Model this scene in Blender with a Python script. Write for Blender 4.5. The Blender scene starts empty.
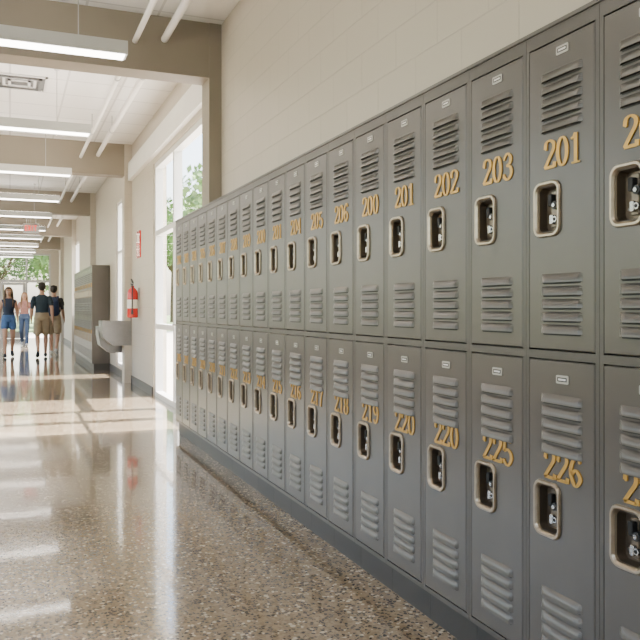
import bpy, math, random
import numpy as np
from mathutils import Vector, Matrix
random.seed(7)
scene=bpy.context.scene
COL=scene.collection

# ------------------------------------------------------------ materials
def nmat(name):
    m=bpy.data.materials.new(name); m.use_nodes=True
    nt=m.node_tree; return m,nt,nt.nodes['Principled BSDF']
def pmat(name,col,rough=.5,metal=0.,noise=0.,nscale=20.,bump=0.,bscale=200.,emit=None,estr=0.,spec=.5,coat=0.):
    m,nt,b=nmat(name)
    b.inputs['Base Color'].default_value=(*col,1)
    b.inputs['Roughness'].default_value=rough
    b.inputs['Metallic'].default_value=metal
    b.inputs['Specular IOR Level'].default_value=spec
    b.inputs['Coat Weight'].default_value=coat
    tc=nt.nodes.new('ShaderNodeTexCoord')
    if noise>0:
        n=nt.nodes.new('ShaderNodeTexNoise'); n.inputs['Scale'].default_value=nscale; n.inputs['Detail'].default_value=4
        nt.links.new(tc.outputs['Object'],n.inputs['Vector'])
        r=nt.nodes.new('ShaderNodeValToRGB')
        r.color_ramp.elements[0].position=.3; r.color_ramp.elements[1].position=.7
        r.color_ramp.elements[0].color=(*[c*(1-noise) for c in col],1)
        r.color_ramp.elements[1].color=(*[min(1,c*(1+noise)) for c in col],1)
        nt.links.new(n.outputs['Fac'],r.inputs['Fac']); nt.links.new(r.outputs['Color'],b.inputs['Base Color'])
    if bump>0:
        n2=nt.nodes.new('ShaderNodeTexNoise'); n2.inputs['Scale'].default_value=bscale
        nt.links.new(tc.outputs['Object'],n2.inputs['Vector'])
        bp=nt.nodes.new('ShaderNodeBump'); bp.inputs['Strength'].default_value=bump; bp.inputs['Distance'].default_value=.002
        nt.links.new(n2.outputs['Fac'],bp.inputs['Height']); nt.links.new(bp.outputs['Normal'],b.inputs['Normal'])
    if emit:
        b.inputs['Emission Color'].default_value=(*emit,1); b.inputs['Emission Strength'].default_value=estr
    return m

M_paint=pmat('locker_paint',(.124,.112,.097),.28,.35,noise=.04,nscale=6,bump=.10,bscale=350)
M_frame=pmat('locker_frame_paint',(.104,.094,.081),.34,.35,noise=.04,nscale=6)
M_dark=pmat('dark_parts_and_shade',(.015,.014,.013),.7)  # dark fittings; also painted shade in louvers and door gaps
M_slotshade=pmat('louver_slot_shade',(.03,.028,.026),.7)
M_base=pmat('locker_base_dark',(.035,.033,.03),.45)
M_bezel=pmat('bezel_nickel',(.42,.345,.255),.30,.9,noise=.08,nscale=60)
M_cup=pmat('cup_bronze',(.17,.135,.10),.28,.8)
M_lever=pmat('lever_steel',(.45,.43,.40),.22,.95)
M_gold=pmat('gold_number',(.58,.335,.075),.33,.4,noise=.06,nscale=40)
M_plate=pmat('label_plate',(.5,.48,.43),.35,.6)
M_white=pmat('white_paint',(.80,.78,.74),.5,noise=.02,nscale=3)
M_frameW=pmat('window_frame_white',(.66,.66,.65),.35)
M_beam=pmat('beam_taupe',(.26,.225,.178),.6,noise=.03,nscale=3)
M_alu=pmat('aluminium',(.5,.5,.5),.3,.9)
M_blk=pmat('black_rubber',(.02,.02,.02),.5)
M_basebd=pmat('baseboard_dark',(.06,.058,.055),.45)
M_red=pmat('extinguisher_red',(.62,.02,.015),.25,coat=.4)
M_steel=pmat('stainless',(.26,.26,.26),.3,.75,noise=.05,nscale=15)
M_lampW=pmat('lamp_housing',(.6,.6,.59),.4)
M_lens_uplight=pmat('lens_and_added_uplight',(1,1,1),.5,emit=(1,.94,.86),estr=14)
M_grass=pmat('grass',(.13,.19,.07),.9,noise=.35,nscale=2)
M_conc=pmat('concrete',(.52,.48,.43),.8,noise=.08,nscale=3)
M_leaf=pmat('leaves',(.16,.26,.09),.6,noise=.45,nscale=1.5)
M_bark=pmat('bark',(.1,.07,.045),.9,noise=.3,nscale=10)

def wall_mat(name,col,rot_axis='x'):
    m,nt,b=nmat(name)
    tc=nt.nodes.new('ShaderNodeTexCoord'); sx=nt.nodes.new('ShaderNodeSeparateXYZ'); cx=nt.nodes.new('ShaderNodeCombineXYZ')
    nt.links.new(tc.outputs['Object'],sx.inputs[0])
    nt.links.new(sx.outputs['Y' if rot_axis=='x' else 'X'],cx.inputs['X']); nt.links.new(sx.outputs['Z'],cx.inputs['Y'])
    br=nt.nodes.new('ShaderNodeTexBrick'); br.inputs['Scale'].default_value=1
    br.inputs['Brick Width'].default_value=.4; br.inputs['Row Height'].default_value=.2
    br.inputs['Mortar Size'].default_value=.005; br.inputs['Mortar Smooth'].default_value=.5
    br.inputs['Color1'].default_value=(*col,1); br.inputs['Color2'].default_value=(*[c*.97 for c in col],1)
    br.inputs['Mortar'].default_value=(*[c*.89 for c in col],1)
    nt.links.new(cx.outputs[0],br.inputs['Vector']); nt.links.new(br.outputs['Color'],b.inputs['Base Color'])
    n=nt.nodes.new('ShaderNodeTexNoise'); n.inputs['Scale'].default_value=90; nt.links.new(tc.outputs['Object'],n.inputs['Vector'])
    ml=nt.nodes.new('ShaderNodeMath'); ml.operation='MULTIPLY_ADD'; ml.inputs[1].default_value=-1.0
    nt.links.new(br.outputs['Fac'],ml.inputs[0])
    m2=nt.nodes.new('ShaderNodeMath'); m2.operation='MULTIPLY'; m2.inputs[1].default_value=.25
    nt.links.new(n.outputs['Fac'],m2.inputs[0]); nt.links.new(m2.outputs[0],ml.inputs[2])
    bp=nt.nodes.new('ShaderNodeBump'); bp.inputs['Strength'].default_value=.45; bp.inputs['Distance'].default_value=.004
    nt.links.new(ml.outputs[0],bp.inputs['Height']); nt.links.new(bp.outputs['Normal'],b.inputs['Normal'])
    b.inputs['Roughness'].default_value=.45
    return m
M_wall=wall_mat('block_wall_cream',(.50,.45,.375))
M_wally=wall_mat('block_wall_cream_end',(.50,.45,.375),'y')

def floor_mat():
    m,nt,b=nmat('terrazzo')
    tc=nt.nodes.new('ShaderNodeTexCoord')
    def vor(scale,feat='F1'):
        v=nt.nodes.new('ShaderNodeTexVoronoi'); v.inputs['Scale'].default_value=scale; v.feature=feat
        nt.links.new(tc.outputs['Object'],v.inputs['Vector']); return v
    SC=72
    v=vor(SC); e=vor(SC,'DISTANCE_TO_EDGE')
    sep=nt.nodes.new('ShaderNodeSeparateColor'); nt.links.new(v.outputs['Color'],sep.inputs[0])
    r=nt.nodes.new('ShaderNodeValToRGB'); r.color_ramp.interpolation='CONSTANT'
    els=r.color_ramp.elements
    cols=[(0,(.025,.018,.013)),(.14,(.12,.082,.05)),(.28,(.29,.215,.135)),(.56,(.37,.285,.185)),(.80,(.62,.54,.41)),(.91,(.05,.037,.028))]
    els[0].color=(*cols[0][1],1); els[1].position=cols[1][0]; els[1].color=(*cols[1][1],1)
    for p,c in cols[2:]:
        q=els.new(p); q.color=(*c,1)
    nt.links.new(sep.outputs[0],r.inputs['Fac'])
    rm=nt.nodes.new('ShaderNodeValToRGB'); rm.color_ramp.elements[0].position=.05; rm.color_ramp.elements[1].position=.12
    nt.links.new(e.outputs['Distance'],rm.inputs['Fac'])
    mx=nt.nodes.new('ShaderNodeMix'); mx.data_type='RGBA'
    mx.inputs[6].default_value=(.335,.258,.168,1)
    nt.links.new(rm.outputs['Color'],mx.inputs[0]); nt.links.new(r.outputs['Color'],mx.inputs[7])
    n=nt.nodes.new('ShaderNodeTexNoise'); n.inputs['Scale'].default_value=1.2; nt.links.new(tc.outputs['Object'],n.inputs['Vector'])
    r2=nt.nodes.new('ShaderNodeValToRGB'); r2.color_ramp.elements[0].color=(.9,.9,.9,1); r2.color_ramp.elements[1].color=(1.06,1.05,1.03,1)
    nt.links.new(n.outputs['Fac'],r2.inputs['Fac'])
    mm=nt.nodes.new('ShaderNodeMix'); mm.data_type='RGBA'; mm.blend_type='MULTIPLY'; mm.inputs[0].default_value=1
    nt.links.new(mx.outputs[2],mm.inputs[6]); nt.links.new(r2.outputs['Color'],mm.inputs[7])
    nt.links.new(mm.outputs[2],b.inputs['Base Color'])
    b.inputs['Roughness'].default_value=.13
    b.inputs['Coat Weight'].default_value=.9; b.inputs['Coat Roughness'].default_value=.055
    n3=nt.nodes.new('ShaderNodeTexNoise'); n3.inputs['Scale'].default_value=4; nt.links.new(tc.outputs['Object'],n3.inputs['Vector'])
    bp=nt.nodes.new('ShaderNodeBump'); bp.inputs['Strength'].default_value=.06; bp.inputs['Distance'].default_value=.01
    nt.links.new(n3.outputs['Fac'],bp.inputs['Height']); nt.links.new(bp.outputs['Normal'],b.inputs['Normal']); nt.links.new(bp.outputs['Normal'],b.inputs['Coat Normal'])
    return m
M_floor=floor_mat()
def ceil_mat():
    m,nt,b=nmat('acoustic_tile')
    tc=nt.nodes.new('ShaderNodeTexCoord')
    br=nt.nodes.new('ShaderNodeTexBrick'); br.offset=0; br.inputs['Scale'].default_value=1
    br.inputs['Brick Width'].default_value=.61; br.inputs['Row Height'].default_value=.61; br.inputs['Mortar Size'].default_value=.012
    br.inputs['Color1'].default_value=(.80,.79,.77,1); br.inputs['Color2'].default_value=(.77,.76,.74,1); br.inputs['Mortar'].default_value=(.58,.57,.56,1)
    nt.links.new(tc.outputs['Object'],br.inputs['Vector']); nt.links.new(br.outputs['Color'],b.inputs['Base Color'])
    b.inputs['Roughness'].default_value=.8
    return m
M_ceil=ceil_mat()
def glass_mat():
    m=bpy.data.materials.new('window_glass'); m.use_nodes=True; nt=m.node_tree; nt.nodes.clear()
    o=nt.nodes.new('ShaderNodeOutputMaterial'); t=nt.nodes.new('ShaderNodeBsdfTransparent'); g=nt.nodes.new('ShaderNodeBsdfGlossy')
    g.inputs['Roughness'].default_value=.02; t.inputs['Color'].default_value=(.97,.97,.97,1)
    mx=nt.nodes.new('ShaderNodeMixShader'); mx.inputs[0].default_value=.06
    nt.links.new(t.outputs[0],mx.inputs[1]); nt.links.new(g.outputs[0],mx.inputs[2]); nt.links.new(mx.outputs[0],o.inputs[0]); return m
M_glass=glass_mat()

# ------------------------------------------------------------ mesh builder
class MB:
    def __init__(s): s.v=[]; s.f=[]; s.m=[]; s.mats=[]
    def mi(s,m):
        if m not in s.mats: s.mats.append(m)
        return s.mats.index(m)
    def face(s,pts,m):
        b=len(s.v); s.v+= [tuple(p) for p in pts]; s.f.append(tuple(range(b,b+len(pts)))); s.m.append(s.mi(m))
    def raw(s,vs,fs,m):
        b=len(s.v); s.v+=[tuple(p) for p in vs]; k=s.mi(m)
        for f in fs: s.f.append(tuple(i+b for i in f)); s.m.append(k)
    def box(s,x0,x1,y0,y1,z0,z1,m):
        vs=[(x,y,z) for z in (z0,z1) for y in (y0,y1) for x in (x0,x1)]
        s.raw(vs,[(0,2,3,1),(4,5,7,6),(0,1,5,4),(2,6,7,3),(0,4,6,2),(1,3,7,5)],m)
    def cyl(s,p0,p1,r0,r1,m,n=16,cap=True):
        p0=Vector(p0);p1=Vector(p1);d=(p1-p0).normalized()
        a=d.orthogonal().normalized(); b=d.cross(a)
        vs=[]
        for p,r in((p0,r0),(p1,r1)):
            for i in range(n):
                t=2*math.pi*i/n; vs.append(p+(a*math.cos(t)+b*math.sin(t))*r)
        fs=[(i,(i+1)%n,n+(i+1)%n,n+i) for i in range(n)]
        if cap: fs+=[tuple(range(n))[::-1],tuple(range(n,2*n))]
        s.raw(vs,fs,m)
    def lathe(s,prof,c,m,n=24,axis='z'):
        vs=[];k=len(prof)
        for r,z in prof:
            for i in range(n):
                t=2*math.pi*i/n; vs.append((c[0]+r*math.cos(t),c[1]+r*math.sin(t),c[2]+z))
        fs=[]
        for j in range(k-1):
            for i in range(n): fs.append((j*n+i,j*n+(i+1)%n,(j+1)*n+(i+1)%n,(j+1)*n+i))
        s.raw(vs,fs,m)
    def mesh(s,name,smooth=False):
        me=bpy.data.meshes.new(name); me.from_pydata(s.v,[],s.f)
        for m in s.mats: me.materials.append(m)
        me.polygons.foreach_set('material_index',s.m)
        if smooth: me.polygons.foreach_set('use_smooth',[True]*len(s.f))
        me.update(); return me
    def obj(s,name,parent=None,smooth=False,loc=(0,0,0),bevel=0):
        o=bpy.data.objects.new(name,s.mesh(name,smooth)); COL.objects.link(o); o.location=loc
        if parent: o.parent=parent
        if bevel:
            md=o.modifiers.new('b','BEVEL'); md.width=bevel; md.segments=2; md.limit_method='ANGLE'
        return o
def empty(name,loc=(0,0,0),rot=0):
    e=bpy.data.objects.new(name,None); COL.objects.link(e); e.location=loc; e.rotation_euler=(0,0,rot); e.empty_display_size=.1; return e
def inst(name,me,parent,loc=(0,0,0)):
    o=bpy.data.objects.new(name,me); COL.objects.link(o); o.parent=parent; o.location=loc; return o
def boxobj(name,x0,x1,y0,y1,z0,z1,m,bevel=0):
    b=MB(); b.box(x0,x1,y0,y1,z0,z1,m); return b.obj(name,bevel=bevel)

CAMH=1.195; D=1.476; W=.3127; WX=1.8; CZ=3.8
YEND=32.; YBACK=-4.; LX=-2.9

# ------------------------------------------------------------ room shell
def wall_seg(mb,x0,x1,y0,y1,openings,z1,m):
    """wall along Y with openings [(ya,yb,za,zb)]"""
    ys=y0
    for ya,yb,za,zb in sorted(openings):
        mb.box(x0,x1,ys,ya,0,z1,m)
        if za>0: mb.box(x0,x1,ya,yb,0,za,m)
        mb.box(x0,x1,ya,yb,zb,z1,m)
        ys=yb
    mb.box(x0,x1,ys,y1,0,z1,m)
boxobj('floor',LX-.2,WX+.2,YBACK-.2,YEND+.2,-.1,0,M_floor)
boxobj('ceiling',LX-.2,WX+.2,YBACK-.2,YEND+.2,CZ,CZ+.15,M_ceil)
b=MB(); wall_seg(b,WX,WX+.18,YBACK,7.30,[],CZ,M_wall)
wall_seg(b,WX,WX+.18,7.30,YEND,[(7.31,10.4,0,3.15),(13.36,14.25,.15,3.1),(22.3,24.6,.9,3.1)],CZ,M_wall); b.obj('wall_right')
Lop=[(-2.5+i*4.2,.8+i*4.2,.8,3.2) for i in range(8)]
b=MB(); wall_seg(b,LX-.18,LX,YBACK,YEND,Lop,CZ,M_wall); b.obj('wall_left')
boxobj('wall_back',LX,WX,YBACK-.18,YBACK,0,CZ,M_wally)
# end wall with storefront opening
b=MB(); EX0,EX1,EZ=-2.3,1.5,3.35
b.box(LX,EX0,YEND,YEND+.18,0,CZ,M_wally); b.box(EX1,WX,YEND,YEND+.18,0,CZ,M_wally); b.box(EX0,EX1,YEND,YEND+.18,EZ,CZ,M_wally); b.obj('wall_end')
# baseboards
boxobj('baseboard_right',WX-.015,WX,10.42,15.15,0,.12,M_basebd)
boxobj('baseboard_right.001',WX-.015,WX,19.7,YEND,0,.12,M_basebd)
boxobj('baseboard_left',LX,LX+.015,YBACK,YEND,0,.12,M_basebd)

# ------------------------------------------------------------ beams + pilasters
for i,y in enumerate([1.4,6.95,12.5,18.05,23.6,29.1]):
    boxobj('trim_%d'%(i+1),LX,WX-.11,y-.13,y+.13,3.3,CZ,M_beam)
    z0=2.03 if (i<2 or i==3) else 0
    boxobj('trim_%d'%(i+11),WX-.115,WX,y-.14,y+.14,z0,CZ,M_beam if i==1 else M_wall)
# white header/soffit above window bay
boxobj('trim_21',WX-.06,WX,7.10,12.35,3.22,3.5,M_white)

# ------------------------------------------------------------ windows / storefront
def frame_y(mb,x0,x1,ya,yb,za,zb,ym,zm,t=.055,m=M_frameW,glass=True):
    """frame in plane X, ym: list of vertical mullions y, zm list of (ya,yb,z) rails"""
    mb.box(x0,x1,ya,ya+t,za,zb,m); mb.box(x0,x1,yb-t,yb,za,zb,m)
    mb.box(x0,x1,ya+t,yb-t,zb-t,zb,m); mb.box(x0,x1,ya+t,yb-t,za,za+t,m)
    for y in ym: mb.box(x0,x1,y-t/2,y+t/2,za+t,zb-t,m)
    for a,c,z in zm: mb.box(x0+.005,x1-.005,a,c,z-t/2,z+t/2,m)
    if glass:
        xm=(x0+x1)/2; mb.face([(xm,ya+t,za+t),(xm,yb-t,za+t),(xm,yb-t,zb-t),(xm,ya+t,zb-t)],M_glass)
e=empty('window_1')
b=MB(); frame_y(b,WX+.02,WX+.12,7.31,10.4,0,3.15,[9.12],[(7.36,9.1,2.2),(9.14,10.35,2.2),(9.14,10.35,.95)],t=.07); b.obj('frame',e)
# door leaves in the near bay
d=empty('door_1')
b=MB()
for ya,yb in((7.395,8.235),(8.245,9.075)):
    for q in((ya,ya+.09,.01,2.15),(yb-.09,yb,.01,2.15),(ya+.09,yb-.09,.01,.26),(ya+.09,yb-.09,2.05,2.15)):
        b.box(WX+.04,WX+.09,q[0],q[1],q[2],q[3],M_frameW)
    b.cyl((WX,ya+.05,1.0),(WX,yb-.05,1.0),.016,.016,M_alu,12)
    b.box(WX,WX+.045,ya+.04,ya+.07,.98,1.02,M_alu); b.box(WX,WX+.045,yb-.07,yb-.04,.98,1.02,M_alu)
b.obj('leaves',d)
e=empty('window_2'); b=MB(); frame_y(b,WX+.02,WX+.12,13.36,14.25,.15,3.1,[],[(13.4,14.2,2.2)]); b.obj('frame',e)
e=empty('window_3'); b=MB(); frame_y(b,WX+.02,WX+.12,22.3,24.6,.9,3.1,[23.45],[]); b.obj('frame',e)
for i,(ya,yb,za,zb) in enumerate(Lop):
    e=empty('window_%d'%(i+4)); b=MB(); frame_y(b,LX-.12,LX-.02,ya,yb,za,zb,[(ya+yb)/2],[(ya+.05,yb-.05,2.4)]); b.obj('frame',e)
    boxobj('trim_%d'%(31+i),LX,LX+.06,ya-.03,yb+.03,za-.04,za,M_white)
# end storefront
e=empty('window_12'); b=MB(); t=.07
b.box(EX0,EX0+t,YEND+.02,YEND+.12,0,EZ,M_alu); b.box(EX1-t,EX1,YEND+.02,YEND+.12,0,EZ,M_alu)
b.box(EX0+t,EX1-t,YEND+.02,YEND+.12,EZ-t,EZ,M_alu); b.box(EX0+t,EX1-t,YEND+.025,YEND+.115,2.2,2.3,M_alu)
for x in(-1.4,-.4,.6): b.box(x-.035,x+.035,YEND+.02,YEND+.12,0,EZ-t,M_alu)
b.face([(EX0,YEND+.07,0),(EX1,YEND+.07,0),(EX1,YEND+.07,EZ),(EX0,YEND+.07,EZ)],M_glass)
b.obj('frame',e)
d=empty('door_2'); b=MB()
for x0,x1 in((-1.36,-.44),(-.36,.56)):
    b.box(x0,x0+.1,YEND+.03,YEND+.09,.01,2.19,M_alu); b.box(x1-.1,x1,YEND+.03,YEND+.09,.01,2.19,M_alu)
    b.box(x0+.1,x1-.1,YEND+.03,YEND+.09,.01,.26,M_alu); b.box(x0+.1,x1-.1,YEND+.03,YEND+.09,2.09,2.19,M_alu)
    b.box(x0+.05,x1-.05,YEND-.03,YEND,.98,1.03,M_alu)
    b.box(x0+.05,x0+.08,YEND,YEND+.04,.98,1.03,M_alu); b.box(x1-.08,x1-.05,YEND,YEND+.04,.98,1.03,M_alu)
b.obj('leaves',d)

# ------------------------------------------------------------ lockers
# local: x = -n (n outward toward corridor), y=-u, z
def P(u,n,z): return (-n,-u,z)
def rrect(cx,cz,w,h,r,seg=6):
    pts=[]
    for (sx,sz,a0) in((1,1,0),(-1,1,90),(-1,-1,180),(1,-1,270)):
        for i in range(seg+1):
            a=math.radians(a0+90*i/seg)
            pts.append((cx+sx*(w/2-r)+r*math.cos(a),cz+sz*(h/2-r)+r*math.sin(a)))
    return pts
DW=W-.034; FN=.014; HU=-.053; NUX=.014
def louver(mb,u0,u1,zt,zb,dep,n0):
    NU,NV=14,5; g=[]
    for j in range(NV+1):
        s=j/NV; row=[]
        for i in range(NU+1):
            a=i/NU; ep=max(0,1-abs(2*a-1)**7)**.6
            row.append(P(u0+(u1-u0)*a,n0+.0005+dep*ep*(math.sin(s*math.pi/2)**.9),zt+(zb-zt)*s))
        g+=row
    fs=[(j*(NU+1)+i,j*(NU+1)+i+1,(j+1)*(NU+1)+i+1,(j+1)*(NU+1)+i) for j in range(NV) for i in range(NU)]
    mb.raw(g,fs,M_paint)
    last=g[NV*(NU+1):]; low=[(-n0-.0003,p[1],p[2]+.001) for p in last]
    mb.raw(last+low,[(i,i+1,NU+2+i,NU+1+i) for i in range(NU)],M_dark)  # underside coloured dark for the shade inside the louver
    q=.005
    mb.face([P(u0+.006,n0+.0006,zb),P(u1-.006,n0+.0006,zb),P(u1-.01,n0+.0006,zb-q),P(u0+.01,n0+.0006,zb-q)],M_slotshade)  # dark strip paints slot shade on the uncut door face
def door_mesh(name,z0,z1,hz,lt,lb,plz):
    mb=MB(); L,R=-DW/2,DW/2
    loops=[(0,-.018),(0,FN-.003),(.003,FN)]
    prev=None
    for ins,n in loops:
        lp=[P(L+ins,n,z0+ins),P(R-ins,n,z0+ins),P(R-ins,n,z1-ins),P(L+ins,n,z1-ins)]
        if prev:
            for i in range(4): mb.face([prev[i],prev[(i+1)%4],lp[(i+1)%4],lp[i]],M_paint)
        prev=lp
    us=[L+.003,HU-.042,HU+.042,R-.003]; zs=[z0+.003,hz-.066,hz+.066,z1-.003]
    for i in range(3):
        for j in range(3):
            if i==1 and j==1: continue
            mb.face([P(us[i],FN,zs[j]),P(us[i+1],FN,zs[j]),P(us[i+1],FN,zs[j+1]),P(us[i],FN,zs[j+1])],M_paint)
    for zt,n in((lt,5),(lb,5)):
        for k in range(n): louver(mb,-.088+NUX*.5,.088+NUX*.5,zt-k*.037,zt-k*.037-.026,.012,FN)
    # label plate
    pl=rrect(.012,plz,.052,.024,.004,3)
    for m,ins,n in((M_plate,0,FN+.0025),):
        mb.face([P(u,n,z) for u,z in pl],m)
        nn=len(pl)
        for i in range(nn):
            a,c=pl[i],pl[(i+1)%nn]; mb.face([P(a[0],FN,a[1]),P(c[0],FN,c[1]),P(c[0],n,c[1]),P(a[0],n,a[1])],m)
    mb.face([P(-.008,FN+.003,plz-.006),P(.032,FN+.003,plz-.006),P(.032,FN+.003,plz+.006),P(-.008,FN+.003,plz+.006)],M_dark)
    mb.face([P(-.004,FN+.0034,plz-.003),P(.028,FN+.0034,plz-.003),P(.028,FN+.0034,plz+.003),P(-.004,FN+.0034,plz+.003)],M_white)
    return mb.mesh(name)
def handle_mesh():
    mb=MB(); w,h=.118,.164
    spec=[(0,FN,M_bezel),(0,FN+.004,M_bezel),(.003,FN+.0085,M_bezel),(.009,FN+.0085,M_bezel),(.014,FN+.003,M_bezel),(.0165,FN-.004,M_bezel),(.021,-.015,M_cup)]
    prev=None
    for ins,n,m in spec:
        lp=[P(u,n,z) for u,z in rrect(0,0,w-2*ins,h-2*ins,max(.030-ins*.7,.006))]
        if prev:
            k=len(lp); mb.raw(prev+lp,[(i,(i+1)%k,k+(i+1)%k,k+i) for i in range(k)],m)
        prev=lp
    mb.face(prev,M_cup)
    def rbox(u0,u1,z0,z1,n0,n1,m,r=.004):
        a=rrect((u0+u1)/2,(z0+z1)/2,u1-u0,z1-z0,r,3); c=rrect((u0+u1)/2,(z0+z1)/2,u1-u0-.003,z1-z0-.003,r*.7,3)
        k=len(a); l0=[P(u,n0,z) for u,z in a]; l1=[P(u,n1-.0015,z) for u,z in a]; l2=[P(u,n1,z) for u,z in c]
        mb.raw(l0+l1,[(i,(i+1)%k,k+(i+1)%k,k+i) for i in range(k)],m); mb.raw(l1+l2,[(i,(i+1)%k,k+(i+1)%k,k+i) for i in range(k)],m); mb.face(l2,m)
    rbox(-.010,.016,-.052,.054,-.015,-.006,M_cup)
    rbox(-.006,.010,.008,.044,-.006,.010,M_dark)
    rbox(-.004,.010,-.044,-.016,-.006,.006,M_lever)
    rbox(.020,.034,-.05,.052,-.015,-.008,M_dark)
    mb.cyl(P(.020,-.015,.010),P(.020,.008,.010),.013,.012,M_blk,20); mb.cyl(P(.020,.008,.010),P(.020,.012,.010),.007,.006,M_lever,16)
    mb.cyl(P(.016,-.015,-.03),P(.016,.004,-.03),.010,.009,M_lever,16); mb.cyl(P(.016,.004,-.03),P(.016,.0045,-.03),.005,.005,M_dark,12)
    mb.cyl(P(-.022,-.015,.035),P(-.022,-.010,.035),.004,.004,M_lever,12); mb.cyl(P(-.022,-.015,-.035),P(-.022,-.010,-.035),.004,.004,M_lever,12)
    return mb.mesh('handle',False)
def body_mesh():
    mb=MB(); h=W/2-.0006; F=.012
    mb.box(.022,.318,-h,h,.12,2.015,M_frame)       # carcass behind the doors
    s=.0145
    for y0,y1 in((-h,-h+s),(h-s,h)): mb.box(-F,.022,y0,y1,.12,2.015,M_frame)
    for z0,z1 in((.12,.138),(1.046,1.07),(1.974,2.015)): mb.box(-F,.022,-h+s,h-s,z0,z1,M_frame)
    mb.box(-F-.006,.318,-h,h,2.015,2.026,M_paint)
    g=.0215 # dark sheet paints the shade behind door gaps
    mb.face([(g,-h+s,.138),(g,h-s,.138),(g,h-s,1.974),(g,-h+s,1.974)],M_dark)
    return mb.mesh('cabinet')
def base_mesh():
    mb=MB(); h=W/2-.0006; mb.box(.02,.318,-h,h,0,.12,M_base); return mb.mesh('plinth')
ME_up=door_mesh('door_upper',1.074,1.970,1.485,1.885,1.295,1.935)
ME_lo=door_mesh('door_lower',.142,1.042,.605,.945,.375,.990)
ME_h=handle_mesh(); ME_b=body_mesh(); ME_p=base_mesh()
# digits
def cr(pts,n=8):
    out=[]; p=[pts[0]]+list(pts)+[pts[-1]]
    for i in range(1,len(p)-2):
        for k in range(n):
            t=k/n; q=[]
            for a in(0,1):
                p0,p1,p2,p3=p[i-1][a],p[i][a],p[i+1][a],p[i+2][a]
                q.append(.5*((2*p1)+(-p0+p2)*t+(2*p0-5*p1+4*p2-p3)*t*t+(-p0+3*p1-3*p2+p3)*t**3))
            out.append(tuple(q))
    out.append(tuple(pts[-1])); return out
def ell(cx,cy,rx,ry,n=28): return [(cx+rx*math.cos(2*math.pi*i/n),cy+ry*math.sin(2*math.pi*i/n)) for i in range(n+1)]
six=[(.49,.85),(.33,.97),(.13,.72),(.10,.36),(.3,.03),(.51,.28),(.32,.54),(.12,.38)]
G={'0':[ell(.3,.5,.21,.46)],
'1':[[(.31,0),(.31,.98)],cr([(.30,.97),(.22,.86),(.10,.82)],5),[(.12,.025),(.50,.025)]],
'2':[cr([(.10,.70),(.14,.90),(.31,.97),(.49,.86),(.49,.66),(.30,.38),(.07,.06)]),[(.06,.07),(.53,.07)],[(.53,.04),(.55,.22)]],
'3':[cr([(.10,.80),(.28,.97),(.47,.84),(.44,.62),(.24,.53)]),cr([(.24,.53),(.46,.46),(.52,.25),(.40,.06),(.24,.03),(.07,.18)])],
'4':[[(.42,0),(.42,.98)],[(.42,.97),(.04,.3)],[(.04,.28),(.57,.28)],[(.28,.02),(.54,.02)]],
'5':[[(.14,.91),(.50,.91)],[(.14,.94),(.11,.52)],cr([(.11,.52),(.30,.60),(.48,.48),(.51,.26),(.38,.05),(.24,.03),(.07,.17)])],
'6':[cr(six)],'7':[[(.06,.92),(.54,.92)],[(.07,.95),(.06,.78)],cr([(.54,.94),(.36,.55),(.26,.0)])],
'8':[ell(.3,.75,.17,.21),ell(.3,.28,.21,.25)],'9':[cr([(.6-x,1-y) for x,y in six])]}
BALL={'2':[(.13,.72)],'3':[(.12,.80),(.10,.19)],'5':[(.10,.18)],'6':[(.47,.84)],'9':[(.13,.16)]}
def number_mesh(txt):
    mb=MB(); H=.086; S=H; adv=.64*S; x0=-adv*len(txt)/2; n0=FN+.0002; n1=FN+.004
    for ci,ch in enumerate(txt):
        for st in G[ch]:
            Lp=[];Rp=[]
            for i,pt in enumerate(st):
                a=st[max(0,i-1)]; c=st[min(len(st)-1,i+1)]
                if st[0]==st[-1] and i in(0,len(st)-1): a=st[-2]; c=st[1]
                dx,dy=c[0]-a[0],c[1]-a[1]; l=math.hypot(dx,dy) or 1; dx/=l;dy/=l
                th=(.062+.092*abs(dy)**1.3)/2
                if ch in '257' and len(st)==2 and abs(dy)<.1: th=.052
                Lp.append((pt[0]-dy*th,pt[1]+dx*th)); Rp.append((pt[0]+dy*th,pt[1]-dx*th))
            f=lambda q,n: P(x0+(ci*.64+q[0]*1.06)*S,n,q[1]*S)
            for i in range(len(st)-1):
                a,b2,c,d2=Lp[i],Lp[i+1],Rp[i+1],Rp[i]
                mb.face([f(a,n1),f(b2,n1),f(c,n1),f(d2,n1)],M_gold)
                mb.face([f(a,n0),f(b2,n0),f(b2,n1),f(a,n1)],M_gold); mb.face([f(d2,n0),f(c,n0),f(c,n1),f(d2,n1)],M_gold)
        for bx,by in BALL.get(ch,[]):
            mb.cyl(P(x0+(ci*.64+bx*1.06)*S,n0,by*S),P(x0+(ci*.64+bx*1.06)*S,n1+.0002,by*S),.065*S,.06*S,M_gold,14)
    return mb.mesh('number_'+txt)
NC={}
def num(txt):
    if txt not in NC: NC[txt]=number_mesh(txt)
    return NC[txt]
def locker(x,y,up,lo):
    e=empty('locker',(x,y,0))
    inst('cabinet',ME_b,e); inst('plinth',ME_p,e)
    inst('door_upper',ME_up,e); inst('door_lower',ME_lo,e)
    inst('handle_upper',ME_h,e,P(HU,0,1.485)); inst('handle_lower',ME_h,e,P(HU,0,.605))
    inst('number_upper',num(up),e,P(NUX,0,1.600)); inst('number_lower',num(lo),e,P(NUX,0,.695))
Y0=1.604  # boundary seen at x=603
ups=['201','203','202','201','200','206','205','204','201','200','209','208','207','206','205','204','203','202']
los=['226','225','220','220','219','218','217','216','215','214','213','212','211','210','209','208','207','206']
for i in range(18): locker(D,Y0+W*(i+.5),ups[i],los[i])
fu=['202','204','205','206','207','208']; fl=['227','228','229','230','231','232']
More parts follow.
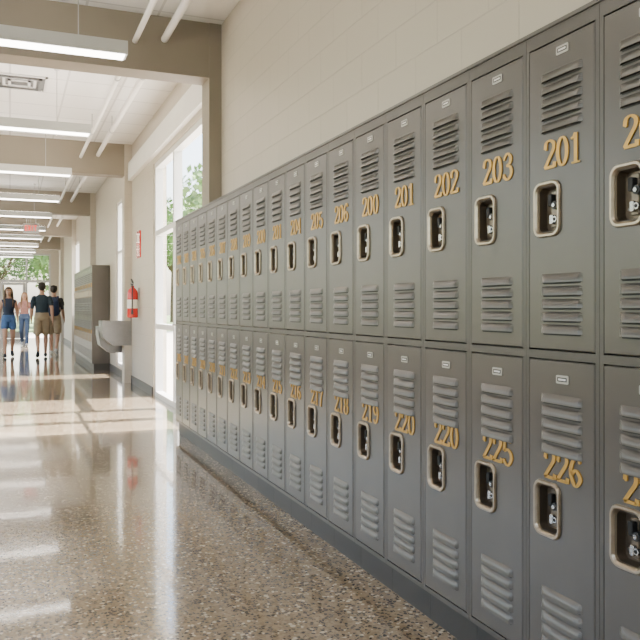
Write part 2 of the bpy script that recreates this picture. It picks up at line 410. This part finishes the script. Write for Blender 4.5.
for i in range(6): locker(D,Y0-W*(i+.5),fu[i],fl[i])
for i in range(14): locker(D,15.2+W*(i+.5),str(240+i),str(260+i))

# ------------------------------------------------------------ lights fixtures
def fixture_mesh():
    mb=MB(); X0,X1=-1.25,1.25
    mb.box(X0,X1,-.075,.075,0,.10,M_lampW)
    mb.box(X0+.02,X1-.02,-.062,.062,-.008,0,M_lens_uplight)
    mb.box(X0+.05,X1-.05,-.05,.05,.10,.104,M_lens_uplight)  # glowing strip on top, added to brighten the ceiling
    for x in(X0+.35,X1-.35): mb.cyl((x,0,.10),(x,0,.70),.004,.004,M_alu,6); mb.cyl((x,0,.67),(x,0,.70),.03,.03,M_lampW,12)
    return mb.mesh('fixture')
FM=fixture_mesh()
for y in [-2.6,.2,3.05,5.9,8.7,11.5,14.35,17.0,19.9,22.4,25.2,27.8,30.6]:
    o=bpy.data.objects.new('pendant_light',FM); COL.objects.link(o); o.location=(-.43,y,3.10)
# ceiling pipes
pe=empty('ceiling_pipes'); b=MB()
for x,z,r in((1.28,3.60,.032),(1.02,3.55,.024)):
    b.cyl((x,YBACK+.02,z),(x,YEND-.02,z),r,r,M_white,16)
    for k in range(12):
        y=.2+k*2.6; b.cyl((x,y,z),(x,y,CZ),.006,.006,M_alu,6); b.cyl((x,y-.02,z),(x,y+.02,z),r+.006,r+.006,M_alu,14)
b.obj('pipes',pe,smooth=False)
# air diffuser
b=MB(); cx,cy=.1,9.4
for i,s in enumerate((.30,.24,.18,.12)):
    z=CZ-.004-.012*(i%2)
    for q in((cx-s,cx+s,cy-s,cy-s+.03),(cx-s,cx+s,cy+s-.03,cy+s),(cx-s,cx-s+.03,cy-s,cy+s),(cx+s-.03,cx+s,cy-s,cy+s)): b.box(*q,z-.012,z,M_frameW if i!=1 else M_steel)
b.box(cx-.28,cx+.28,cy-.28,cy+.28,CZ-.003,CZ-.0005,M_steel)
b.obj('air_diffuser')
# exit sign
M_exit=pmat('exit_red',(.8,.02,.02),.4,emit=(1,.05,.03),estr=2.5)
e=empty('exit_sign',(.45,18.6,3.02)); b=MB()
b.box(-.17,.17,-.025,.025,-.11,.11,M_frameW)
for x in(-.1,.1): b.cyl((x,0,.11),(x,0,.78),.008,.008,M_frameW,8)
def bar(x0,x1,z0,z1): b.box(x0,x1,-.028,-.025,z0,z1,M_exit)
x=-.13; bar(x,x+.012,-.06,.06); [bar(x,x+.045,z,z+.012) for z in(-.06,-.006,.048)]
for s in(1,-1):
    b.raw([(-.07,-.028,-.06*s),(-.055,-.028,-.06*s),(-.01,-.028,.06*s),(-.025,-.028,.06*s)],[(0,1,2,3)],M_exit)
bar(.02,.033,-.06,.06); bar(.06,.12,.048,.06); bar(.084,.097,-.06,.06); b.obj('sign',e)

# ------------------------------------------------------------ fire extinguisher + sign
e=empty('fire_extinguisher',(WX-.10,11.6,1.05)); b=MB(); 
b.lathe([(.0,0),(.070,0),(.078,.012),(.078,.36),(.070,.40),(.045,.435),(.024,.45),(.024,.475),(0,.475)],(0,0,0),M_red,28)
b.obj('cylinder',e,smooth=True)
b=MB(); b.cyl((0,0,.47),(0,0,.52),.018,.018,M_alu,14)
b.raw([(-.012,-.02,.52),(.012,-.02,.52),(.012,.12,.575),(-.012,.12,.575),(-.012,-.02,.535),(.012,-.02,.535),(.012,.12,.585),(-.012,.12,.585)],[(0,1,2,3),(4,5,6,7),(0,1,5,4),(2,3,7,6),(0,3,7,4),(1,2,6,5)],M_blk)
b.raw([(-.012,-.02,.50),(.012,-.02,.50),(.012,.11,.51),(-.012,.11,.51),(-.012,-.02,.51),(.012,-.02,.51),(.012,.11,.52),(-.012,.11,.52)],[(0,1,2,3),(4,5,6,7),(0,1,5,4),(2,3,7,6),(0,3,7,4),(1,2,6,5)],M_blk)
hp=cr([(0,.50),(-.08,.49),(-.105,.40),(-.10,.25),(-.095,.12)],5)
for a,c in zip(hp[:-1],hp[1:]): b.cyl((-.02,a[0],a[1]),(-.02,c[0],c[1]),.010,.010,M_blk,8)
b.cyl((-.02,-.095,.12),(-.02,-.095,.05),.012,.02,M_blk,10)
b.box(.075,.098,-.03,.03,.25,.45,M_alu)
M_lbl=pmat('label_white',(.8,.78,.7),.5)
b.cyl((0,0,.14),(0,0,.27),.0788,.0788,M_lbl,28,False)
b.obj('valve_and_hose',e)
b=MB(); b.box(WX-.02,WX-.0005,11.45,11.75,1.95,2.35,M_red); b.box(WX-.022,WX-.02,11.50,11.70,2.18,2.30,M_lbl)
b.box(WX-.022,WX-.02,11.57,11.63,2.0,2.13,M_lbl); b.obj('fire_extinguisher_sign')

# ------------------------------------------------------------ drinking fountain
e=empty('drinking_fountain',(WX-.004,12.35,0)); b=MB()
def wedge(y0,y1,zt,zb,dp):
    pr=[(0,zb),(-dp*.62,zb),(-dp*.93,zb+.12),(-dp,zt-.14),(-dp,zt),(0,zt)]
    n=len(pr); vs=[(x,y0,z) for x,z in pr]+[(x,y1,z) for x,z in pr]
    b.raw(vs,[tuple(range(n)),tuple(range(n,2*n))]+[(i,(i+1)%n,n+(i+1)%n,n+i) for i in range(n) if i!=4],M_steel)
    x0,x1=-dp,0; ym=(y0+y1)/2
    N=24; c=(-dp*.52,ym); rx,ry=dp*.38,(y1-y0)*.38
    rim=[(c[0]+rx*math.cos(2*math.pi*i/N),c[1]+ry*math.sin(2*math.pi*i/N)) for i in range(N)]
    sq=[]
    for i in range(N):
        a=2*math.pi*i/N; ca,sa=math.cos(a),math.sin(a); k=1/max(abs(ca),abs(sa))
        px=c[0]+ca*k*(dp/2); py=ym+sa*k*(y1-y0)/2; sq.append((min(0,max(-dp,px)),py))
    lv=[(sq,zt),(rim,zt),([(c[0]+(p[0]-c[0])*.8,c[1]+(p[1]-c[1])*.8) for p in rim],zt-.05),([(c[0]+(p[0]-c[0])*.2,c[1]+(p[1]-c[1])*.2) for p in rim],zt-.065)]
    vs=[(p[0],p[1],z) for l,z in lv for p in l]
    b.raw(vs,[(j*N+i,j*N+(i+1)%N,(j+1)*N+(i+1)%N,(j+1)*N+i) for j in range(3) for i in range(N)]+[tuple(range(3*N,4*N))],M_steel)
    b.cyl((-.07,ym,zt-.005),(-.07,ym,zt+.05),.014,.012,M_alu,12); b.cyl((-.07,ym,zt+.05),(-.13,ym,zt+.065),.010,.008,M_alu,12)
    b.box(-dp-.008,-dp,ym-.1,ym+.1,zt-.10,zt-.05,M_alu)
wedge(0,.46,.99,.60,.46); wedge(.48,.94,.89,.46,.46)
b.box(-.02,0,0,.94,.99,1.30,M_steel)
b.obj('basins',e)

# ------------------------------------------------------------ exterior
boxobj('lawn',-80,90,-40,140,-.3,-.16,M_grass)
boxobj('concrete_walk',WX+.2,WX+7,-4,40,-.16,-.03,M_conc)
boxobj('concrete_walk.001',-3,1.7,YEND+.2,YEND+8,-.16,-.03,M_conc)
boxobj('added_bounce_paving',-14,LX-.2,-8,36,-.16,-.03,M_conc)  # unseen paving, added to keep light bounced from the left neutral
def tree_mesh(seed,h=7,rad=3.):
    rnd=random.Random(seed); mb=MB()
    mb.cyl((0,0,.02),(0,0,h*.45),.22,.14,M_bark,10)
    for k in range(6):
        a=k*1.05; mb.cyl((0,0,h*.35),(1.5*math.cos(a),1.5*math.sin(a),h*.62),.09,.04,M_bark,6)
    cl=[]
    for k in range(26):
        a=rnd.uniform(0,6.28); rr=rad*math.sqrt(rnd.random())*.8; cl.append((rr*math.cos(a),rr*math.sin(a),h*.55+rnd.uniform(-.28,.45)*h*.8*(1-rr/rad*.5),rnd.uniform(.7,1.2)))
    for c in cl:
        for q in range(170):
            d=Vector((rnd.gauss(0,1),rnd.gauss(0,1),rnd.gauss(0,1))).normalized()*c[3]*rnd.uniform(.6,1.05)
            p=Vector(c[:3])+d; a=Vector((rnd.gauss(0,1),rnd.gauss(0,1),rnd.gauss(0,1))).normalized(); bb=a.orthogonal().normalized(); s=rnd.uniform(.10,.2)
            mb.face([p+a*s,p+bb*s*.6,p-a*s,p-bb*s*.6],M_leaf)
    return mb.mesh('tree_mesh')
T=[tree_mesh(1),tree_mesh(2,8,3.4)]
for i,(x,y,s) in enumerate([(-5,46,1),(-.5,50,1.1),(4,47,.95),(8.5,55,1.4),(12.0,40,1.4),(18,58,1.6),(-10,52,1.2),(14,70,1.6),(-3,60,1.3),(5,62,1.3),(24,48,1.5),(-20,20,1.),(-21,4,1.1),(-20,34,1.)]):
    o=bpy.data.objects.new('tree',T[i%2]); COL.objects.link(o); o.location=(x,y,-.16); o.scale=(s,s,s); o.rotation_euler=(0,0,i*1.3)

# ------------------------------------------------------------ people
def mk(name,c,r=.7): return pmat(name,c,r,noise=.12,nscale=12)
SK=pmat('skin',(.52,.30,.20),.5,noise=.05,nscale=10)
EYE=pmat('eye_white',(.8,.8,.78),.3); IRI=pmat('iris',(.05,.03,.02),.3); LIP=pmat('lips',(.45,.14,.12),.5)
HB=mk('hair_brown',(.10,.055,.03)); HD=mk('hair_dark',(.025,.018,.014)); HL=mk('hair_light',(.25,.14,.07))
NAVY=mk('cloth_navy',(.02,.03,.06)); DKT=mk('cloth_dark_teal',(.018,.035,.05)); BLUE=mk('cloth_blue',(.06,.14,.32)); KHAKI=mk('cloth_khaki',(.36,.28,.18))
JEAN=mk('denim',(.06,.10,.19)); ROSE=mk('cloth_rose',(.42,.20,.17)); BLK=mk('cloth_black',(.015,.015,.018)); SHOE=mk('shoe_dark',(.03,.03,.035)); SHW=mk('shoe_white',(.6,.6,.58)); BPK=mk('backpack_navy',(.02,.035,.09))
def loft(vs,fs,rings,N=16):
    k=len(rings); base=len(vs)
    for i,(c,a,bb) in enumerate(rings):
        c=Vector(c); d=(Vector(rings[min(k-1,i+1)][0])-Vector(rings[max(0,i-1)][0])).normalized()
        ref=Vector((1,0,0)) if abs(d.x)<.85 else Vector((0,1,0))
        s=(ref-d*ref.dot(d)).normalized(); o=d.cross(s)
        for j in range(N):
            t=2*math.pi*j/N; vs.append(c+s*a*math.cos(t)+o*bb*math.sin(t))
    for i in range(k-1):
        for j in range(N): fs.append((base+i*N+j,base+i*N+(j+1)%N,base+(i+1)*N+(j+1)%N,base+(i+1)*N+j))
    fs.append(tuple(base+j for j in range(N))[::-1]); fs.append(tuple(base+(k-1)*N+j for j in range(N)))
def ellip(vs,fs,c,r,N=16,K=10):
    base=len(vs); c=Vector(c)
    for i in range(1,K):
        ph=math.pi*i/K
        for j in range(N):
            t=2*math.pi*j/N; vs.append(c+Vector((r[0]*math.sin(ph)*math.cos(t),r[1]*math.sin(ph)*math.sin(t),r[2]*math.cos(ph))))
    a=len(vs); vs.append(c+Vector((0,0,r[2]))); vs.append(c-Vector((0,0,r[2])))
    for i in range(K-2):
        for j in range(N): fs.append((base+i*N+j,base+(i+1)*N+j,base+(i+1)*N+(j+1)%N,base+i*N+(j+1)%N))
    for j in range(N): fs.append((a,base+j,base+(j+1)%N)); fs.append((a+1,base+(K-2)*N+(j+1)%N,base+(K-2)*N+j))
def remeshed(name,vs,fs,vox,parent,smooth_it=4):
    me=bpy.data.meshes.new(name); me.from_pydata([tuple(v) for v in vs],[],fs); me.update()
    o=bpy.data.objects.new(name,me); COL.objects.link(o)
    md=o.modifiers.new('r','REMESH'); md.mode='VOXEL'; md.voxel_size=vox
    sm=o.modifiers.new('s','SMOOTH'); sm.iterations=smooth_it; sm.factor=.5
    dg=bpy.context.evaluated_depsgraph_get(); m2=bpy.data.meshes.new_from_object(o.evaluated_get(dg))
    o.modifiers.clear(); o.data=m2; m2.name=name; o.parent=parent
    m2.polygons.foreach_set('use_smooth',[True]*len(m2.polygons)); return o
def person(name,loc,rot,H,top,bottom,shoe,hair,shorts=True,sleeve=True,female=False,hairlong=False,backpack=None,phase=1,skin=SK):
    e=empty(name,loc,rot); k=H/1.76; e.scale=(k,k,k)
    vs=[];fs=[]; seg=[]
    sw=.155 if female else .180; hw=.092 if female else .09
    wr=.112 if female else .135
    tor=[((0,0,.88),.14,.10),((0,.005,.95),.178,.118),((0,0,1.02),.16,.112),((0,-.005,1.12),wr+.01,.100),((0,-.01,1.24),wr+.025,.110),((0,-.005,1.34),sw-.005,.110),((0,.005,1.42),sw-.015,.088),((0,.01,1.465),.105,.072),((0,.01,1.50),.062,.06)]
    loft(vs,fs,tor,20)
    seg+=[((0,0,1.06),(0,0,1.44),.11,.13,top),((-sw+.04,0,1.42),(sw-.04,0,1.42),.06,.06,top),((0,0,.86),(0,0,1.01),.13,.12,bottom)]
    loft(vs,fs,[((0,.012,1.43),.068,.066),((0,.008,1.50),.058,.060),((0,0,1.56),.056,.060)])
    seg.append(((0,.01,1.485),(0,0,1.60),.05,.06,skin)); 
    ellip(vs,fs,(0,.005,1.660),(.080,.096,.102)); ellip(vs,fs,(0,-.025,1.605),(.060,.066,.068)); ellip(vs,fs,(0,-.098,1.632),(.012,.018,.020))
    for s in(-1,1): ellip(vs,fs,(s*.081,.008,1.645),(.010,.018,.032))
    seg.append(((0,0,1.60),(0,0,1.69),.08,.09,skin))
    for s in(-1,1):
        sg=s*phase
        sh=Vector((s*sw,.005,1.405)); el=Vector((s*(sw+.040),.05,1.135)); wrp=Vector((s*(sw+.050),-.13,.925))
        if sg<0: wrp=Vector((s*(sw+.055),.13,.90)); el=Vector((s*(sw+.040),.10,1.14))
        ar=.043 if female else .05
        loft(vs,fs,[(sh-Vector((s*.04,0,-.015)),ar,ar),(sh,ar+.004,ar+.004),(sh.lerp(el,.4),ar,ar),(el,ar*.8,ar*.8),(el.lerp(wrp,.3),ar*.84,ar*.84),(wrp,ar*.55,ar*.62)])
        ellip(vs,fs,sh+Vector((-s*.012,0,-.005)),(ar+.008,ar+.012,ar+.012))
        seg.append((sh.lerp(el,.45),wrp,ar,ar*.6,skin))
        if sleeve:
            loft(vs,fs,[(sh-Vector((s*.02,0,.02)),ar+.004,ar+.006),(sh.lerp(el,.25),ar+.012,ar+.014),(sh.lerp(el,.52),ar+.014,ar+.016)]); seg.append((sh,sh.lerp(el,.5),ar+.02,ar+.02,top))
        else: seg.append((sh,sh.lerp(el,.45),ar,ar,skin))
        dr=(wrp-el).normalized(); dr=(dr+Vector((0,-.1,-.5))).normalized()
        pe_=wrp+dr*.085
        loft(vs,fs,[(wrp-dr*.01,.020,.026),(wrp+dr*.03,.017,.036),(pe_,.014,.040)])
        seg.append((wrp,pe_+dr*.08,.02,.02,skin))
        side=Vector((1,0,0)).cross(dr).normalized()
        if side.y>0: side=-side
        inw=Vector((-s,0,0))
        for q,ln in enumerate((.070,.080,.075,.058)):
            o0=pe_-dr*.01+side*(.033-.022*q); p1=o0+dr*ln*.5; p2=p1+(dr+inw*.45).normalized()*ln*.35; p3=p2+(dr+inw*1.0).normalized()*ln*.3
            loft(vs,fs,[(o0,.009,.009),(p1,.0085,.0085),(p2,.008,.008),(p3,.006,.006)],8)
        t0=wrp+dr*.025+side*.028; t1=t0+(dr*.6+side*.8).normalized()*.035; t2=t1+(dr+side*.2+inw*.3).normalized()*.035
        loft(vs,fs,[(t0,.011,.011),(t1,.010,.010),(t2,.007,.007)],8)
    for s in(-1,1):
        sg=-s*phase
        hp=Vector((s*hw,0,.90))
        if sg>0: kn=Vector((s*.095,-.15,.50)); an=Vector((s*.09,-.21,.09)); toe=Vector((s*.10,-.37,.045)); heel=Vector((s*.09,-.165,.045)); 
        else:    kn=Vector((s*.095,-.02,.49)); an=Vector((s*.09,.235,.165)); toe=Vector((s*.10,.10,.035)); heel=Vector((s*.09,.30,.13))
        tr=.085 if female else .088
        loft(vs,fs,[(hp+Vector((0,0,.04)),tr,tr+.01),(hp.lerp(kn,.25),tr-.004,tr),(hp.lerp(kn,.7),.064,.067),(kn,.053,.056),(kn.lerp(an,.3)+Vector((0,.012,0)),.053,.058),(kn.lerp(an,.7),.038,.04),(an,.033,.036)])
        if shorts:
            f=.42 if female else .84
            hem=hp.lerp(kn,f)
            loft(vs,fs,[(hp+Vector((-s*.01,0,.06)),tr,tr+.014),(hp.lerp(kn,.4*f),tr+.008,tr+.014),(hem,tr+.006,tr+.010)],18)
            seg.append((hp,hp.lerp(kn,f-.10),tr+.01,tr+.01,bottom)); seg.append((hem+(kn-hem).normalized()*.004,kn,.06,.055,skin)); seg.append((kn,an,.05,.035,skin))
        else:
            loft(vs,fs,[(hp+Vector((-s*.01,0,.03)),tr,tr+.01),(hp.lerp(kn,.6),.075,.08),(kn,.064,.068),(kn.lerp(an,.5),.058,.062),(an+Vector((0,0,-.01)),.052,.056)],18)
            seg.append((hp,kn,tr,.06,bottom)); seg.append((kn,an+Vector((0,0,-.01)),.06,.055,bottom))
        loft(vs,fs,[(heel+Vector((0,.015,0)),.025,.03),(heel,.036,.042),(heel.lerp(toe,.35)+Vector((0,0,.018)),.040,.05),(heel.lerp(toe,.75),.047,.038),(toe,.040,.03),(toe+(toe-heel).normalized()*.03,.02,.016)])
        seg.append((heel,toe,.05,.05,shoe)); seg.append((an,heel,.02,.03,shoe))
    o=remeshed('body',vs,fs,.0075,e)
    me=o.data; n=len(me.polygons); cen=np.zeros(n*3); me.polygons.foreach_get('center',cen); cen=cen.reshape(-1,3)
    mats=[]; best=np.full(n,1e9); idx=np.zeros(n,dtype=np.int32)
    for p0,p1,r0,r1,m in seg:
        if m not in mats: mats.append(m)
        p0=np.array(p0);p1=np.array(p1); d=p1-p0; t=np.clip(((cen-p0)@d)/max(1e-9,d@d),0,1)
        ds=np.linalg.norm(cen-(p0+t[:,None]*d),axis=1)-(r0+(r1-r0)*t)
        w=ds<best; best[w]=ds[w]; idx[w]=mats.index(m)
    me.materials.clear()
    for m in mats: me.materials.append(m)
    sk=mats.index(skin)
    r=np.hypot(cen[:,0],cen[:,1])
    idx[(cen[:,2]>1.478)&(r<.2)]=sk
    me.polygons.foreach_set('material_index',idx)
    b=MB()
    for s in(-1,1):
        v=[];f=[]; ellip(v,f,(s*.031,-.085,1.657),(.014,.008,.008),10,6); b.raw(v,f,EYE)
        v=[];f=[]; ellip(v,f,(s*.031,-.0915,1.657),(.006,.004,.006),8,6); b.raw(v,f,IRI)
        b.box(s*.031-.018,s*.031+.018,-.097,-.086,1.676,1.681,hair)
    v=[];f=[]; ellip(v,f,(0,-.086,1.590),(.023,.008,.007),10,6); b.raw(v,f,LIP); b.obj('face',e,smooth=True)
    vs=[];fs=[]
    ellip(vs,fs,(0,.026,1.688),(.091,.096,.092)); ellip(vs,fs,(0,-.035,1.735),(.072,.055,.036))
    if hairlong:
        loft(vs,fs,[((0,.045,1.70),.092,.06),((0,.07,1.60),.094,.045),((0,.085,1.48),.10,.035),((.0,.10,1.36),.085,.03),((0,.10,1.26),.05,.02)])
        for s in(-1,1): loft(vs,fs,[((s*.080,.01,1.70),.02,.05),((s*.092,.0,1.60),.018,.04),((s*.10,-.03,1.48),.022,.035),((s*.095,-.08,1.36),.025,.02),((s*.09,-.095,1.27),.014,.012)])
    else:
        ellip(vs,fs,(0,.06,1.64),(.074,.048,.06))
        for q in range(14):
            a=random.uniform(0,6.28); ellip(vs,fs,(.058*math.cos(a),.01+.062*math.sin(a),1.742),(.028,.028,.022),8,6)
    h=remeshed('hair',vs,fs,.008,e,2); h.data.materials.clear(); h.data.materials.append(hair)
    if backpack:
        vs=[];fs=[]
        loft(vs,fs,[((0,.19,1.0),.12,.06),((0,.20,1.03),.155,.085),((0,.205,1.2),.16,.09),((0,.20,1.38),.145,.075),((0,.19,1.46),.09,.04)],20)
        loft(vs,fs,[((0,.29,1.04),.09,.03),((0,.30,1.08),.115,.035),((0,.295,1.18),.115,.035),((0,.29,1.22),.10,.025)],20)
        for s in(-1,1):
            loft(vs,fs,[((s*.095,.13,1.40),.03,.012),((s*.10,.06,1.490),.028,.014),((s*.105,-.03,1.487),.028,.014),((s*.11,-.122,1.38),.026,.012),((s*.115,-.130,1.25),.024,.012),((s*.145,-.05,1.12),.02,.012),((s*.15,.12,1.05),.016,.012)],12)
        loft(vs,fs,[((-.03,.17,1.45),.008,.008),((-.025,.18,1.50),.008,.008),((.025,.18,1.50),.008,.008),((.03,.17,1.45),.008,.008)],8)
        p=remeshed('backpack',vs,fs,.009,e,3); p.data.materials.clear(); p.data.materials.append(backpack)
    return e
person('girl_walking',(-.03,20.0,0),0.05,1.70,NAVY,BLUE,SHOE,HB,female=True,sleeve=False,hairlong=True,phase=1)
person('girl_walking',(.42,25.6,0),-.1,1.68,ROSE,JEAN,SHW,HL,female=True,shorts=False,hairlong=True,phase=-1)
person('boy_walking',(.71,19.5,0),math.pi,1.80,DKT,KHAKI,SHOE,HD,phase=1)
person('boy_walking',(1.04,20.6,0),math.pi-.2,1.76,BLK,KHAKI,SHW,HD,phase=-1,backpack=BPK)

# ------------------------------------------------------------ light
w=bpy.data.worlds.new('World'); scene.world=w; w.use_nodes=True; nt=w.node_tree
bg=nt.nodes['Background']; sky=nt.nodes.new('ShaderNodeTexSky'); sky.sky_type='NISHITA'; sky.sun_disc=False; sky.sun_elevation=math.radians(45); sky.sun_rotation=math.radians(80)
sky.air_density=1.2; sky.dust_density=3
hs=nt.nodes.new('ShaderNodeMix'); hs.data_type='RGBA'; hs.inputs[0].default_value=.55; hs.inputs[7].default_value=(1.0,.93,.86,1)
nt.links.new(sky.outputs[0],hs.inputs[6])
nt.links.new(hs.outputs[2],bg.inputs['Color']); bg.inputs['Strength'].default_value=2.5
sd=bpy.data.lights.new('sun','SUN'); sd.energy=72; sd.angle=math.radians(.6); sd.color=(1,.94,.87)
so=bpy.data.objects.new('sun',sd); COL.objects.link(so)
dirv=Vector((-1,.05,-.92)); so.rotation_euler=dirv.to_track_quat('-Z','Y').to_euler(); so.location=(20,0,20)

# ------------------------------------------------------------ camera
cd=bpy.data.cameras.new('camera'); cam=bpy.data.objects.new('camera',cd); COL.objects.link(cam)
cd.sensor_width=36; cd.lens=36*760/640; cd.shift_y=-12/640; cd.clip_start=.05; cd.clip_end=500
cam.location=(0,0,CAMH); cam.rotation_euler=(math.pi/2,0,-math.atan(310/760))
scene.camera=cam
